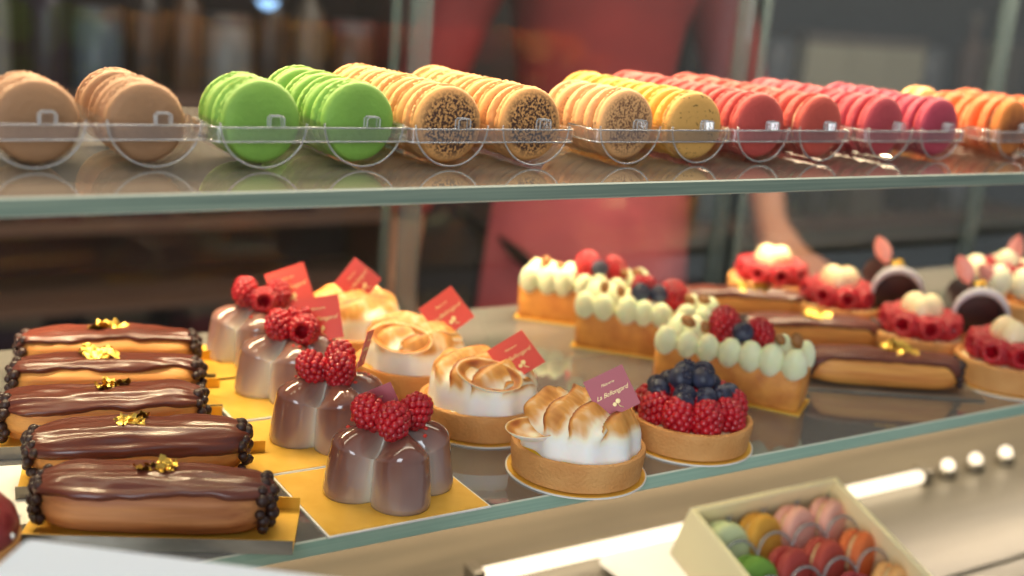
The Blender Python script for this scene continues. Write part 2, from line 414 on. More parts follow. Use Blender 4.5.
for ti, (tname, rows) in enumerate(trays):
    cx = sum(x for x, _ in rows)/2
    t = thing('macaron_tray', 'clear plastic tray holding the '+tname+' on the upper shelf', 'tray', (cx, rows[0][1][0][1]-.062, ZS), 0, 'clear macaron trays')
    obj('trough', SH, t); obj('front_rim', RIM, t); lp = obj('lip', LIP, t); obj('lip_edge', EDG, lp)
    for sx in (-.022, .030): obj('tab', TAB, t, (sx, .0462, .0212))
    for ri, (x, macs) in enumerate(rows):
        side = 'left' if ri == 0 else 'right'
        for k, (kind, y) in enumerate(macs):
            word = KIND[kind][0]
            lab = f'{word} macaron, {ORD[k]} in the {side} row of the tray of {tname}'
            o = macaron(kind, lab, (x+rnd(-.0006, .0006), y, ZC+rnd(0, .0008)-(.0016 if kind == 'caramel' else 0)), (R(rnd(-3, 3)), R(rnd(-180, 180)), R(1+rnd(-3.5, 3.5))), tname+' in the tray')
            o.scale = (.925,)*3 if kind == 'caramel' else (1, 1, 1)

# ------------------------------------------------------------------ fruit meshes
def raspberry(seed):
    rs = random.Random(seed); mb = MB()
    prof = [(0, -.0092), (.005, -.0080), (.0074, -.003), (.0076, .003), (.0062, .0078), (.0048, .0078), (.0040, .003), (.002, -.002), (0, -.003)]
    mb.lathe(prof, 16)
    ga = pi*(3-sqrt(5)); n = 54
    for i in range(n):
        t = -.99+1.72*i/(n-1); a = i*ga; rr = sqrt(max(0, 1-t*t))
        mb.sphere((rr*cos(a)*.0076, rr*sin(a)*.0076, t*.0094), .00255*rs.uniform(.9, 1.12), 8, 6)
    for i in range(13):
        a = i*2*pi/13; mb.sphere((.0056*cos(a), .0056*sin(a), .0076+rs.uniform(-.0004, .0004)), .0021, 8, 6)
    return mb.mesh('raspberry', ['rasp'])
RASP = [raspberry(i) for i in (1, 2, 3)]
def blueberry():
    mb = MB(); r = .0072
    mb.sphere((0, 0, 0), r, 20, 12, 0, (1, 1, .9))
    for i in range(5):
        a = i*2*pi/5
        mb.sphere((.0024*cos(a), .0024*sin(a), r*.88), .0014, 8, 5, 1, (1, .8, .7))
    mb.lathe([(0, r*.86), (.0016, r*.88), (.0026, r*.93), (.0030, r*.88)], 15, 1)
    return mb.mesh('blueberry', ['blue', 'bloom'])
BLUE = blueberry()
def rasp(t, loc, hole=(0, 0, 1), sc=1., k=None):
    q = Vector(hole).normalized().to_track_quat('Z', 'Y')
    e = (q @ Euler((0, 0, rnd(0, 6))).to_quaternion()).to_euler()
    return obj('raspberry', RASP[random.randrange(3) if k is None else k], t, loc, e, sc)
def blueb(t, loc, up=(0, 0, 1), sc=1.):
    q = Vector(up).normalized().to_track_quat('Z', 'Y'); return obj('blueberry', BLUE, t, loc, q.to_euler(), sc)

# ------------------------------------------------------------------ gold leaf
def leaf_mesh(seed, s=.009, n=5):
    rs = random.Random(seed); mb = MB()
    for k in range(n):
        c = Vector((rs.uniform(-s, s), rs.uniform(-s*.5, s*.5), rs.uniform(.0006, s*.26))); w = s*rs.uniform(.4, .8); h = s*rs.uniform(.3, .6)
        rot = Euler((rs.uniform(-.6, .6), rs.uniform(-.6, .6), rs.uniform(0, 3))).to_matrix()
        for side in (0, 1):
            def fn(u, v):
                x, y = (u-.5)*w*2, (v-.5)*h*2
                z = .0018*nz(x*500+k, y*500, seed)+.0011*sin(x*1300+y*900)+side*.00018
                sh = 1+.25*nz(x*300, y*300, seed+k)
                p = rot @ Vector((x*sh, y*sh, z)); return (c+p)[:]
            mb.grid(fn, 6, 6)
    return mb.mesh('gold_leaf', ['gold'], True)

# ------------------------------------------------------------------ eclairs
def capsule(u, p=5.):   # half-size along the length
    return max(0., 1-abs(u)**p)**.5
def eclair(label, loc, rotz, L=.113, W=.0195, H=.029, seed=0, bend=0., pearls=True, glaze_low=.10, leaf=(.0, 9, .009), wavy=.30, choux='choux', flat=2.3, group=None, npearl=21, skew=0., drop=.35):
    rs = random.Random(seed)
    t = thing('eclair', label, 'eclair', loc, rotz, group)
    hl = L/2
    def sect(u, a, off=0.):
        s = max(capsule(u), .02)
        ridge = 1+.022*cos(9*a+1)*(1 if sin(a) < .6 else .3)+.02*nz(u*4, a, seed)
        ca, sa = cos(a), sin(a)
        e = 2/flat
        y = math.copysign(abs(ca)**e, ca); z = math.copysign(abs(sa)**e, sa)
        hh = H/2*(1+.06*nz(u*2.2, 3, seed)+skew*u)
        yy = (W*ridge*s+off)*y; zz = hh+(hh*ridge*(.35+.65*s)*z)+off*z
        if zz < 0: zz = 0
        return (u*hl+off*u, yy+bend*(u*u-.5)*.01, zz)
    mb = MB(); mb.grid(lambda u, v: sect(-1+2*(.5-.5*cos(pi*v)), u*2*pi), 48, 44, True, 0, True, True)
    obj('choux', mb.mesh('choux', [choux], True, 70), t)
    def glz(u, v):
        uu = (-1+2*(.5-.5*cos(pi*v)))*.985
        low = lambda side: glaze_low+wavy*nz(uu*2.3+side*7, seed*1.7, .3)+.08*nz(uu*7+side*3, seed, 1.3)-drop*sstep(.90 if drop < .5 else .70, 1, abs(uu))
        a0 = low(0); a1 = pi-low(1)
        a = a0+(a1-a0)*u
        edge = min(u, 1-u)
        th = .0022*sstep(0, .06, edge)+.0002
        if edge < 1e-6: th = -.0008
        fold = .0009*nz(uu*3, a*3.2, seed+9)+.0010*nz(uu*1.6, a*5, seed+4)
        p = sect(uu, a, th+(fold if edge > .02 else 0)); return p
    mb = MB(); mb.grid(glz, 44, 60, False)
    obj('glaze', mb.mesh('glaze', ['glaze'], True), t)
    if pearls:
        for sgn in (-1, 1):
            placed = []
            tries = 0
            while len(placed) < npearl and tries < 900:
                tries += 1
                a = rs.uniform(-.9, pi+.9); uu = sgn*rs.uniform(.90, .999)
                p = Vector(sect(uu, a, .0020))
                if p.z < .0025: continue
                if all((p-q).length > .0040 for q in placed): placed.append(p)
            for p in placed: obj('chocolate_pearl', PEARL, t, p, (0, 0, 0), rs.uniform(.85, 1.15))
    if leaf:
        lu, sd, s = leaf
        p = sect(lu, pi/2, .002); obj('gold_leaf', leaf_mesh(sd, s, 6), t, (p[0], p[1], p[2]))
    return t
PEARL = MB().sphere((0, 0, 0), .0029, 12, 8).mesh('chocolate_pearl', ['pearl'])
def eclair_card(label, loc, rotz, L=.132, W=.048, lip=.0072):
    t = thing('eclair_card', label, 'card', loc, rotz, 'folded gold cards under the eclairs')
    obj('base', bxm('base', (0, 0, .0006), (L, W, .0012), ['goldcard']), t)
    mb = MB(); mb.box((0, -W/2-.0004, lip/2), (L, .0008, lip), 0); mb.box((0, -W/2+.0004, lip/2), (L, .0008, lip-.0002), 1)
    obj('front_lip', mb.mesh('front_lip', ['silver', 'goldcard'], False), t)
    mb = MB(); mb.box((0, W/2-.0004, lip/2+.0005), (L, .0008, lip+.001), 1); mb.box((0, W/2+.0004, lip/2), (L, .0008, lip-.0002), 0)
    obj('back_lip', mb.mesh('back_lip', ['silver', 'goldcard'], False), t)
EC = [  # x, y, rot, label
    (-.186, .042, -26, 'chocolate eclair nearest the front, with its ridged golden side in view', dict(seed=1, choux='choux_dark', glaze_low=.50, wavy=.22, leaf=(.03, 5, .0065))),
    (-.176, .108, -15, 'chocolate eclair second from the front, glaze low and gold fleck near its middle', dict(seed=2, glaze_low=.05, wavy=.25, leaf=(-.05, 7, .008))),
    (-.181, .168, -13, 'chocolate eclair in the middle of the five, gold leaf over long glossy glaze', dict(seed=3, glaze_low=.5, wavy=.3, leaf=(.05, 11, .0075))),
    (-.166, .223, -16, 'chocolate eclair second from the back, round gold leaf on its crown', dict(seed=4, glaze_low=.78, wavy=.3, leaf=(-.02, 12, .0105))),
    (-.151, .281, -17, 'chocolate eclair farthest back, with a broad flake of gold leaf', dict(seed=5, glaze_low=.78, wavy=.2, leaf=(.0, 14, .0095)))]
for i, (x, y, r, lab, kw) in enumerate(EC):
    eclair(lab, (x, y, .0014), R(r), group='chocolate eclairs', **kw)
    eclair_card(['folded gold card with grey outer lip under the front eclair', 'folded gold card with grey lip under the second eclair from the front', 'folded gold card with grey lip under the middle eclair',
                 'folded gold card with grey lip under the second eclair from the back', 'folded gold card with grey lip under the farthest back eclair'][i], (x+.004*cos(R(r)), y+.004*sin(R(r)), .0001), R(r))
tagp(obj('paper_sheet', bxm('paper_sheet', (0, 0, .0003), (.075, .075, .0006), ['white']), None, (-.262, .112, 0), (0, 0, R(-12))), 'white paper sheet lying beside the eclair cards on the lower shelf', 'paper')

# ------------------------------------------------------------------ printed tags
def text_mesh(body, size, shear, loc, mtx=None):
    c = bpy.data.curves.new('t', 'FONT'); c.body = body; c.size = size; c.shear = shear; c.align_x = 'CENTER'; c.align_y = 'CENTER'; c.extrude = .00005
    o = bpy.data.objects.new('t', c); COL.objects.link(o); dg = bpy.context.evaluated_depsgraph_get(); dg.update()
    me = bpy.data.meshes.new_from_object(o.evaluated_get(dg)); bpy.data.objects.remove(o); bpy.data.curves.remove(c)
    me.transform(Matrix.Translation(loc) @ Matrix.Rotation(R(90), 4, 'X')); return me
def lettering_mesh(s):
    bm = bmesh.new()
    for body, sz, sh, z in (('Pâtisserie', s*.085, .4, .24*s), ('La Bellongard', s*.145, .5, 0.)):
        me = text_mesh(body, sz, sh, (0, -.00045, z)); bm.from_mesh(me); bpy.data.meshes.remove(me)
    me = bpy.data.meshes.new('lettering'); bm.to_mesh(me); bm.free(); me.materials.append(M['script']); return me
TS = .027
LETTER = lettering_mesh(TS)
def emblem_mesh(s):
    mb = MB()
    for (x, z, r) in ((-.05, -.27, .05), (.05, -.23, .06)):
        mb.sphere((x*s, -.00045, z*s), r*s, 12, 6, 0, (1, .05, 1))
    mb.tube([(.02*s, -.00045, -.29*s), (.05*s, -.00045, -.36*s), (.11*s, -.00045, -.41*s)], .012*s, 6)
    return mb.mesh('emblem', ['script'])
EMB = emblem_mesh(TS)
TAGM = {m: bxm('tag', (0, 0, 0), (TS, .0006, TS), [m]) for m in ('tag', 'tagpink')}
def tag(parent, loc, roll, yaw, pitch=0., m='tag', sc=1., print_=True):
    q = (Matrix.Rotation(R(yaw), 3, 'Z') @ Matrix.Rotation(R(pitch), 3, 'X') @ Matrix.Rotation(R(roll), 3, 'Y')).to_euler()
    o = obj('tag', TAGM[m], parent, loc, q, sc)
    if print_: obj('lettering', LETTER, o); obj('emblem', EMB, o)
    return o

# ------------------------------------------------------------------ raspberry mousse domes
def mousse_mesh(seed):
    d, rho = .0208, .0168; H = .0395
    def lobe(a):
        b = ((a+pi/4) % (pi/2))-pi/4
        return d*cos(b)+sqrt(max(1e-9, rho*rho-d*d*sin(b)**2))
    rmax = d+rho; rmin = lobe(pi/4)
    def fn(u, v):
        a = u*2*pi; rr = lobe(a); lf = (rr-rmin)/(rmax-rmin)
        # v 0..1: bottom, up the side, over the shoulder, to the centre
        if v < .5:
            h = v/.5; k = 1-.10*h**1.3; z = H*.70*h
        else:
            w = (v-.5)/.5; k = .90*(cos(w*pi/2)**.62); z = H*(.70+.30*sin(w*pi/2)**.9)
        # lobes round off on their own: clefts stay lower near the rim, fade to the centre
        kk = k/1.0
        z -= .0135*(1-lf)*sstep(.12, .6, kk)*sstep(.35, .8, v)
        z -= .004*sstep(.35, .0, kk)
        if v < .03: kk *= .985
        r = rr*kk
        th = clamp(.22*seed+.85*max(0, 1-lf)**1.8+.50*max(0, 1-z/(H*.95))**1.5+.18*nz(cos(a)*2.4, sin(a)*2.4, z*60+seed))
        return (r*cos(a), r*sin(a), z, th)
    mb = MB(); mb.grid(fn, 128, 48, True, 0, True, True)
    return mb.mesh('mousse', ['mousse'], True, None, 'thin')
MOUSSE = [mousse_mesh(k) for k in range(2)]
CRUMB = MB().sphere((0, 0, 0), .0012, 6, 4, 0, (1.2, .9, .8)).mesh('crumb', ['crumb'])
def view_dir(x, y):  # horizontal direction from a spot on the shelf to the photographer
    v = Vector((-.339-x, -.505-y, 0)); return v.normalized()
RP = [(-.057, .040, 'purple brown raspberry mousse dessert nearest the front, three raspberries on top', -8),
      (-.057, .124, 'purple brown raspberry mousse dessert second from the front, with upright sliver', -2),
      (-.049, .208, 'grey brown raspberry mousse dessert third from the front, with coral tag', -14),
      (-.045, .282, 'pale raspberry mousse dessert farthest back, with coral tag', -20)]
CARDL = ['square gold card under the front raspberry dessert', 'square gold card under the second raspberry dessert from the front', 'square gold card under the third raspberry dessert from the front', 'square gold card under the farthest back raspberry dessert']
for i, (x, y, lab, rz) in enumerate(RP):
    cd = thing('gold_card', CARDL[i], 'card', (x-.006, y-.003 if i else .0385, .0001), 0, 'square gold cards')
    obj('card_top', bxm('card_top', (0, 0, .0011), (.094, .0785, .0004), ['goldcard']), cd)
    obj('card_base', bxm('card_base', (0, 0, .00045), (.0965, .081, .0009), ['white']), cd)
    t = thing('mousse_dessert', lab, 'dessert', (x, y, .0014), R(rz), 'raspberry mousse desserts')
    obj('mousse', MOUSSE[i // 2], t)
    vd = Matrix.Rotation(-R(rz), 3, 'Z') @ view_dir(x, y); rt = Vector((-vd.y, vd.x, 0))  # towards / across the view
    def at(a, b, z): p = rt*a+vd*b; return (p.x, p.y, z)
    up = Vector((0, 0, 1))
    if i == 0:
        rasp(t, at(-.0125, .003, .0450), rt*-.7+up*.5-vd, 1.02); rasp(t, at(.0120, .000, .0460), rt*.6+up*.6-vd, 1.0); rasp(t, at(.0005, .0150, .0455), up*.7-vd*.7, 1.0)
        tag(t, at(-.007, -.012, .0435), -28, -34-rz, -8, 'tagpink', .8)
    if i == 1:
        rasp(t, at(-.0115, .003, .0445), rt*-.6+up*.5-vd); rasp(t, at(.0050, -.004, .0490), up*.6-vd); rasp(t, at(.0050, .0085, .0450), -up+vd*.2)
        tag(t, at(.0200, -.002, .056), 12, 52-rz, 12, 'tag', .85)
    if i == 2:
        rasp(t, at(-.0090, .004, .0465), up*.7-vd); rasp(t, at(.0080, .008, .0450), vd*.9-rt*.2+up*.1, 1.12); rasp(t, at(.004, -.008, .046), up)
        tag(t, at(.0175, -.006, .0485), -14, -34-rz, -24, 'tag', 1.1)
    if i == 3:
        rasp(t, at(-.0100, .002, .0490), up-vd); rasp(t, at(.0030, .010, .0455), vd+up*.1); rasp(t, at(.0130, .0, .0480), up*.3-vd)
        tag(t, at(.0215, -.008, .0505), -24, -34-rz, -24, 'tag', 1.1)
    rs = random.Random(i)
    for k in range(9):
        a = rs.uniform(0, 6.28); rr = rs.uniform(.012, .026)
        obj('crumb', CRUMB, t, (rr*cos(a), rr*sin(a), .0385-.25*max(0, rr-.018)), (rs.uniform(0, 3), 0, rs.uniform(0, 3)), rs.uniform(.7, 1.4))

# ------------------------------------------------------------------ tart shells
def crust_mesh(r=.0405, h=.0175, seed=0, th=.0045):
    prof = [(0, 0), (r-.0035, 0), (r-.0015, .0008), (r-.0012, .004), (r-.0004, h*.5), (r, h-.002), (r-.0005, h), (r-th*.6, h+.0005), (r-th, h-.001), (r-th-.0008, h-.008), (0, h-.008)]
    def wob(a, rr, z): return (.0005*nz(cos(a)*3, sin(a)*3, z*80+seed) if rr > .02 else 0)
    fine = []
    for (a, b) in zip(prof[:-1], prof[1:]):
        k = 3 if abs(a[1]-b[1]) > .006 else 1
        fine += [(a[0]+(b[0]-a[0])*j/k, a[1]+(b[1]-a[1])*j/k) for j in range(k)]
    fine.append(prof[-1])
    return MB().lathe(fine, 96, 0, wob).mesh('crust', ['crust'], True, 50)
CRUST = [crust_mesh(seed=s) for s in (0, 5)]
def round_card(label, x, y, r=.0425, group='round gold cards'):
    t = thing('round_gold_card', label, 'card', (x, y, .0001), 0, group)
    obj('card_top', MB().lathe([(0, .0009), (r-.0008, .0009), (r-.0008, .0013), (0, .0013)], 72).mesh('card_top', ['goldcard'], True, 40), t)
    obj('card_base', MB().lathe([(0, 0), (r, 0), (r, .0009), (0, .0009)], 72).mesh('card_base', ['white'], True, 40), t)

# ------------------------------------------------------------------ meringue tarts
def meringue_mesh(seed, phi, H=.026, freq=4.3, R0=.0355):
    def fn(u, v):
        a = u*2*pi
        if v < .34:      # skirt
            w = v/.34; k = 1.0; 
            rad = R0*(1+.035*sin(9*a+seed)+.03*nz(cos(a)*2, sin(a)*2, seed))*(1-.03*w)
            base = .40*H*w; f = 0.
        else:
            w = (v-.34)/.66; k = (1-w)
            rad = R0*.97*(k**.8)*(1+k*(.035*sin(9*a+seed)+.03*nz(cos(a)*2, sin(a)*2, seed))); base = H*(.40+.60*sqrt(max(0, 1-k**3.2))); f = sstep(1.0, .90, k)
        x, y = rad*cos(a), rad*sin(a)
        X, Y = x/R0, y/R0
        p = X*cos(phi)+Y*sin(phi); q = -X*sin(phi)+Y*cos(phi)
        c = p*freq*.5+.34*sin(1.5*q+seed)+.13*sin(3.6*q+2*seed)+.10*nz(X*1.3, Y*1.3, seed)
        s = c-math.floor(c)
        ridge = sstep(0, .72, s)*(1-sstep(.80, 1., s))
        s2 = (c*2+.3+.4*sin(3*q)) % 1.; rid2 = sstep(0, .7, s2)*(1-sstep(.8, 1, s2))
        hgt = (.0070*ridge+.0012*rid2)*(.25+.75*f)*(1 if v >= .34 else 0)
        z = base+hgt-.003
        toast = 0.
        if v >= .34:
            line = sstep(.66, .80, s)*(1-sstep(.84, .93, s))
            toast = (.22+.40*sstep(.10, .6, ridge)+.36*line+.20*nz(x*110, y*110, seed)+.10*nz(x*400, y*400, seed))*sstep(1.0, .93, k)
        sway = .0060*(ridge-.4)*f
        return (x+sway*cos(phi), y+sway*sin(phi), z, clamp(toast))
    mb = MB(); mb.grid(fn, 160, 70, True, 0, True, True)
    return mb.mesh('meringue', ['meringue'], True, None, 'toast')
def petal_mesh(a=.0165, b=.0105):
    def fn(u, v):
        t = u*2*pi; k = v if v < .5 else 1-(v-.5)*2*.94 if False else v
        return None
    mb = MB()
    def top(u, v):
        t = u*2*pi; k = v
        x, y = a*k*cos(t), b*k*sin(t)
        z = .0050*(k**2.)*(1-.35*cos(t))-.002+.0008*nz(x*200, y*200, 1)
        toast = .52+.30*sstep(.6, .85, k)*(1-sstep(.93, 1, k))+.25*nz(x*150, y*150, 3)-.25*sstep(.5, 0, k)+.06*sstep(.9, 1, k)
        return (x, y, z, clamp(toast))
    def bot(u, v):
        t = u*2*pi; k = v; x, y = a*1.04*k*cos(t), b*1.05*k*sin(t)
        z = .0050*(k**2.)*(1-.35*cos(t))-.002-.0035*(1-k**3)
        return (x, y, z, .05+.3*sstep(.93, 1, k))
    mb.grid(top, 40, 12, True); mb.grid(bot, 40, 12, True)
    n0 = 12*40; n1 = 13*40+12*40
    mb.f += [(n0+i, n0+(i+1) % 40, n1+(i+1) % 40, n1+i) for i in range(40)]; mb.mi += [0]*40
    return mb.mesh('meringue_petal', ['meringue'], True, None, 'toast')
PETAL = petal_mesh()
MT = [(.060, .024, 'toasted meringue tart nearest the front edge, with a spoon shaped petal and dusky red tag'),
      (.043, .110, 'toasted meringue tart second from the front, with deep red tag lying back'),
      (.035, .193, 'toasted meringue tart third from the front, brightly lit, with coral tag'),
      (.028, .278, 'toasted meringue tart farthest back, with small coral tag')]
mspec = [(1.3, 2.2, .0), (4.1, 2.0, 20), (7.7, 1.6, 40), (9.2, 1.7, 80)]
for i, (x, y, lab) in enumerate(MT):
    round_card(['round gold card under the front meringue tart', 'round gold card under the second meringue tart from the front', 'round gold card under the third meringue tart from the front', 'round gold card under the farthest back meringue tart'][i], x, y)
    sd, ph, _ = mspec[i]
    t = thing('meringue_tart', lab, 'tart', (x, y, .0014), 0, 'meringue tarts')
    obj('crust', CRUST[i % 2], t, (0, 0, 0), (0, 0, i*1.3))
    obj('lemon_curd', MB().lathe([(0, .0170), (.030, .0170), (.0362, .0155), (.0362, .011)], 60).mesh('lemon_curd', ['curd']), t)
    obj('meringue', meringue_mesh(sd, ph), t, (.0015, 0, .0155))
    vd = view_dir(x, y); rt = Vector((-vd.y, vd.x, 0))
    def at(a, b, z): p = rt*a+vd*b; return (p.x, p.y, z)
    if i == 0:
        obj('meringue_petal', PETAL, t, at(-.026, .022, .0290), (R(12), R(-8), R(-20)))
        tag(t, at(.0165, .007, .0520), -31, -36, -16, 'tagpink', .93)
    elif i == 1:
        obj('meringue_petal', PETAL, t, at(.004, .022, .0375), (R(24), R(4), R(-38)), 1.25)
        tag(t, at(.020, .003, .0475), -40, -36, -42, 'tag')
    elif i == 2:
        obj('meringue_petal', PETAL, t, at(-.008, .022, .0365), (R(26), R(0), R(-50)), 1.3)
        tag(t, at(.022, -.008, .0505), -43, -36, -30, 'tag', 1.05)
    else:
        tag(t, at(.002, -.002, .0525), -56, -36, -8, 'tag', .95)

# ------------------------------------------------------------------ berry tart
x, y = .157, .036
round_card('round gold card under the tart of raspberries and blueberries', x, y, .0425)
t = thing('berry_tart', 'round tart heaped with raspberries and blueberries at the shelf front', 'tart', (x, y, .0014))
obj('crust', CRUST[0], t, (0, 0, 0), (0, 0, 2.))
obj('custard', MB().lathe([(0, .0160), (.030, .0155), (.0365, .0140), (.0365, .0105)], 60).mesh('custard', ['cream']), t)
for k in range(9):
    a = k*2*pi/9+.2; rasp(t, (.0262*cos(a), .0262*sin(a), .0235+rnd(-.001, .001)), (cos(a)*.3+rnd(-.3, .3), sin(a)*.3+rnd(-.3, .3), -.6+rnd(-.3, .3)), rnd(1.08, 1.2))
for k in range(3): rasp(t, (.010*cos(k*2.1), .010*sin(k*2.1), .0255), (0, 0, -1), 1.05)
for (bx, by, bz) in [(-.022, .008, .0335), (-.013, -.007, .034), (-.002, -.015, .0335), (.011, -.014, .033), (.022, -.010, .032), (.020, .006, .034), (.010, .017, .034), (-.004, .019, .034), (-.015, .018, .033), (-.009, .003, .042), (.004, -.004, .0425), (.012, .006, .0425), (.001, .010, .043), (-.018, -.012, .032)]:
    blueb(t, (bx, by, bz), (rnd(-.8, .3), rnd(-1, .1), rnd(.2, 1)), rnd(.98, 1.14))

# ------------------------------------------------------------------ pistachio bars
def bar_mesh(L=.109, W=.036, h=.0285):
    def wob(): return 0
    mb = MB()
    def ring(o, z):
        pts = []; r = .006; x, y = L/2+o, W/2+o
        for cx, cy, a0 in ((x-r, y-r, 0), (-x+r, y-r, pi/2), (-x+r, -y+r, pi), (x-r, -y+r, 1.5*pi)):
            for k in range(5): a = a0+pi/2*k/4; pts.append((cx+r*cos(a), cy+r*sin(a), z+.0005*nz(cx*70+k, cy*70, z*50)))
        return pts
    rings = [ring(-.001, 0), ring(0, .002), ring(.0004, h*.5), ring(.0006, h-.001), ring(.0, h), ring(-.004, h), ring(-.0045, h-.006)]
    n = len(rings[0]); k = len(rings)-1
    mb.grid(lambda u, v: rings[round(v*k)][round(u*n) % n], n, k, True, 0, True, True)
    return mb.mesh('pastry_case', ['pastry'], True, 45)
BAR = bar_mesh()
def dollop_mesh(r=.0090, h=.0245, tw=0.):
    prof = [(0, 0), (.6, .02), (.86, .12), (1., .32), (.98, .52), (.86, .70), (.62, .86), (.32, .96), (.06, 1.)]
    k = len(prof)-1
    def fn(u, v):
        rr, z = prof[round(v*k)]; a = u*2*pi; return (r*rr*cos(a)*(1+.03*cos(5*a)), r*rr*sin(a), h*z)
    return MB().grid(fn, 24, k, True, 0, True, True).mesh('cream_dollop', ['pist'])
DOL = dollop_mesh()
NUT = MB().sphere((0, 0, 0), .0048, 10, 7, 0, (1.1, .8, .7)).mesh('nut', ['nut'])
PB = [(.250, .100, -56, 'rectangular pistachio cream bar nearest the berry tart, raspberries and one blueberry on top'),
      (.252, .205, -46, 'rectangular pistachio cream bar in the middle of the three'),
      (.252, .292, -44, 'rectangular pistachio cream bar farthest back, beside the glass door')]
for i, (x, y, rz, lab) in enumerate(PB):
    tagp(obj('bar_card', bxm('bar_card', (0, 0, .0006), (.1125, .039, .0012), ['goldcard']), None, (x, y, .0001), (0, 0, R(rz))),
         ['thin gold card under the front pistachio bar', 'thin gold card under the middle pistachio bar', 'thin gold card under the farthest back pistachio bar'][i], 'card', 'gold cards under the pistachio bars')
    t = thing('pistachio_bar', lab, 'pastry', (x, y, .0014), R(rz), 'pistachio cream bars')
    obj('pastry_case', BAR, t)
    rs = random.Random(i+3)
    for row, yy in ((0, -.0100), (1, .0095)):
        for k in range(7):
            xx = -.0465+k*.0155+rs.uniform(-.001, .001)
            if row == 1 and k in (3, 4): continue
            obj('cream_dollop', DOL, t, (xx, yy, .0235), (R(24 if row == 0 else -14), R(rs.uniform(-8, 8)), 0), rs.uniform(.92, 1.08))
    # berries sit in the middle of the rear side
    if i == 0:
        rasp(t, (-.010, .006, .0475), (.2, -.2, -1), 1.25); rasp(t, (.016, .010, .045), (.6, .2, -1), 1.1); blueb(t, (.006, -.004, .0475), (.3, -.6, .7), 1.1)
    elif i == 1:
        rasp(t, (-.006, .010, .047), (0, 0, 1), 1.1); rasp(t, (.020, .006, .047), (.6, .2, -1), 1.15); blueb(t, (-.006, -.006, .048), (.3, -.6, .7), 1.1); blueb(t, (.008, -.002, .0475), (0, -.6, .7), 1.05)
    else:
        rasp(t, (.000, .006, .048), (0, 0, -1), 1.1); rasp(t, (.024, .008, .046), (.6, .2, -1), 1.1); blueb(t, (.012, -.002, .0475), (.3, -.6, .7), 1.1)
    for p in ((-.036, .0, .047), (-.022, -.004, .046), (.032, .002, .046), (.044, .002, .047)):
        obj('nut', NUT, t, p, (rs.uniform(0, 2), rs.uniform(0, 2), 0), rs.uniform(.8, 1.2))

# ------------------------------------------------------------------ chocolate bars (right)
for i, (x, y, rz, lab) in enumerate([(.381, .072, -31, 'long flat chocolate eclair bar nearest the front edge, gold leaf on top'),
                                     (.398, .165, -24, 'long flat chocolate eclair bar between two others, beside the middle raspberry tart'),
                                     (.405, .255, -25, 'long flat chocolate eclair bar farthest back, in front of the rear raspberry tart')]):
    eclair(lab, (x, y, .0018), R(rz), L=.122, W=.0165, H=.0245, seed=20+i, glaze_low=.62, wavy=.12, leaf=(.12, 30+i, .0105), choux='choux', flat=3.0, drop=1.1, group='long chocolate eclair bars', npearl=16)
    tagp(obj('bar_tray', bxm('bar_tray', (0, 0, .0008), (.15, .045, .0014), ['silver'], .0003, 1), None, (x, y, .0001), (0, 0, R(rz))),
         ['grey card under the front long chocolate eclair bar', 'grey card under the middle long chocolate eclair bar', 'grey card under the farthest back long chocolate eclair bar'][i], 'card', 'grey cards under the chocolate bars')

# ------------------------------------------------------------------ raspberry tarts with cream
def puff_mesh(m, r=.0105):
    def fn(u, v):
        t = (v*.998+.001)*pi; a = u*2*pi; k = 1-.18*sstep(.2, .0, v)
        rr = r*sin(t)*(1+.05*nz(cos(a)*2, sin(a)*2, v*3)); return (rr*cos(a), rr*sin(a), -r*1.25*cos(t)*k+r*.9)
    return MB().grid(fn, 20, 12, True, 0, True, True).mesh('cream_puff', [m])
PUFF = puff_mesh('cream'); PUFFW = puff_mesh('creamw')
for i, (x, y, lab, n) in enumerate([(.492, .040, 'raspberry tart at the front end, glossy raspberries with two beige cream puffs', 2),
                                    (.480, .120, 'raspberry tart with three beige cream puffs, second from the front', 3),
                                    (.483, .216, 'raspberry tart with a pale cream crown, third from the front', 3),
                                    (.481, .300, 'raspberry tart farthest back, with a beige cream crown', 3)]):
    round_card(['round gold card under the front raspberry tart', 'round gold card under the second raspberry tart', 'round gold card under the third raspberry tart', 'round gold card under the farthest back raspberry tart'][i], x, y, .043)
    t = thing('raspberry_tart', lab, 'tart', (x, y, .0014), 0, 'raspberry tarts with cream puffs')
    obj('crust', CRUST[i % 2], t, (0, 0, 0), (0, 0, 0), (1, 1, 1.15)); obj('custard', MB().lathe([(0, .0190), (.030, .0190), (.0365, .0168), (.0365, .012)], 48).mesh('custard', ['cream']), t)
    vd = view_dir(x, y); a0 = math.atan2(vd.y, vd.x)
    for k in range(9):
        a = a0+k*2*pi/9+.3; rasp(t, (.0228*cos(a), .0228*sin(a), .0280), (cos(a), sin(a), .15), rnd(1.13, 1.23))
    for k in range(n):
        a = a0+(k-1)*2*pi/3; obj('cream_puff', PUFF, t, (.0075*cos(a), .0075*sin(a), .0290), (0, 0, k), 1.05)

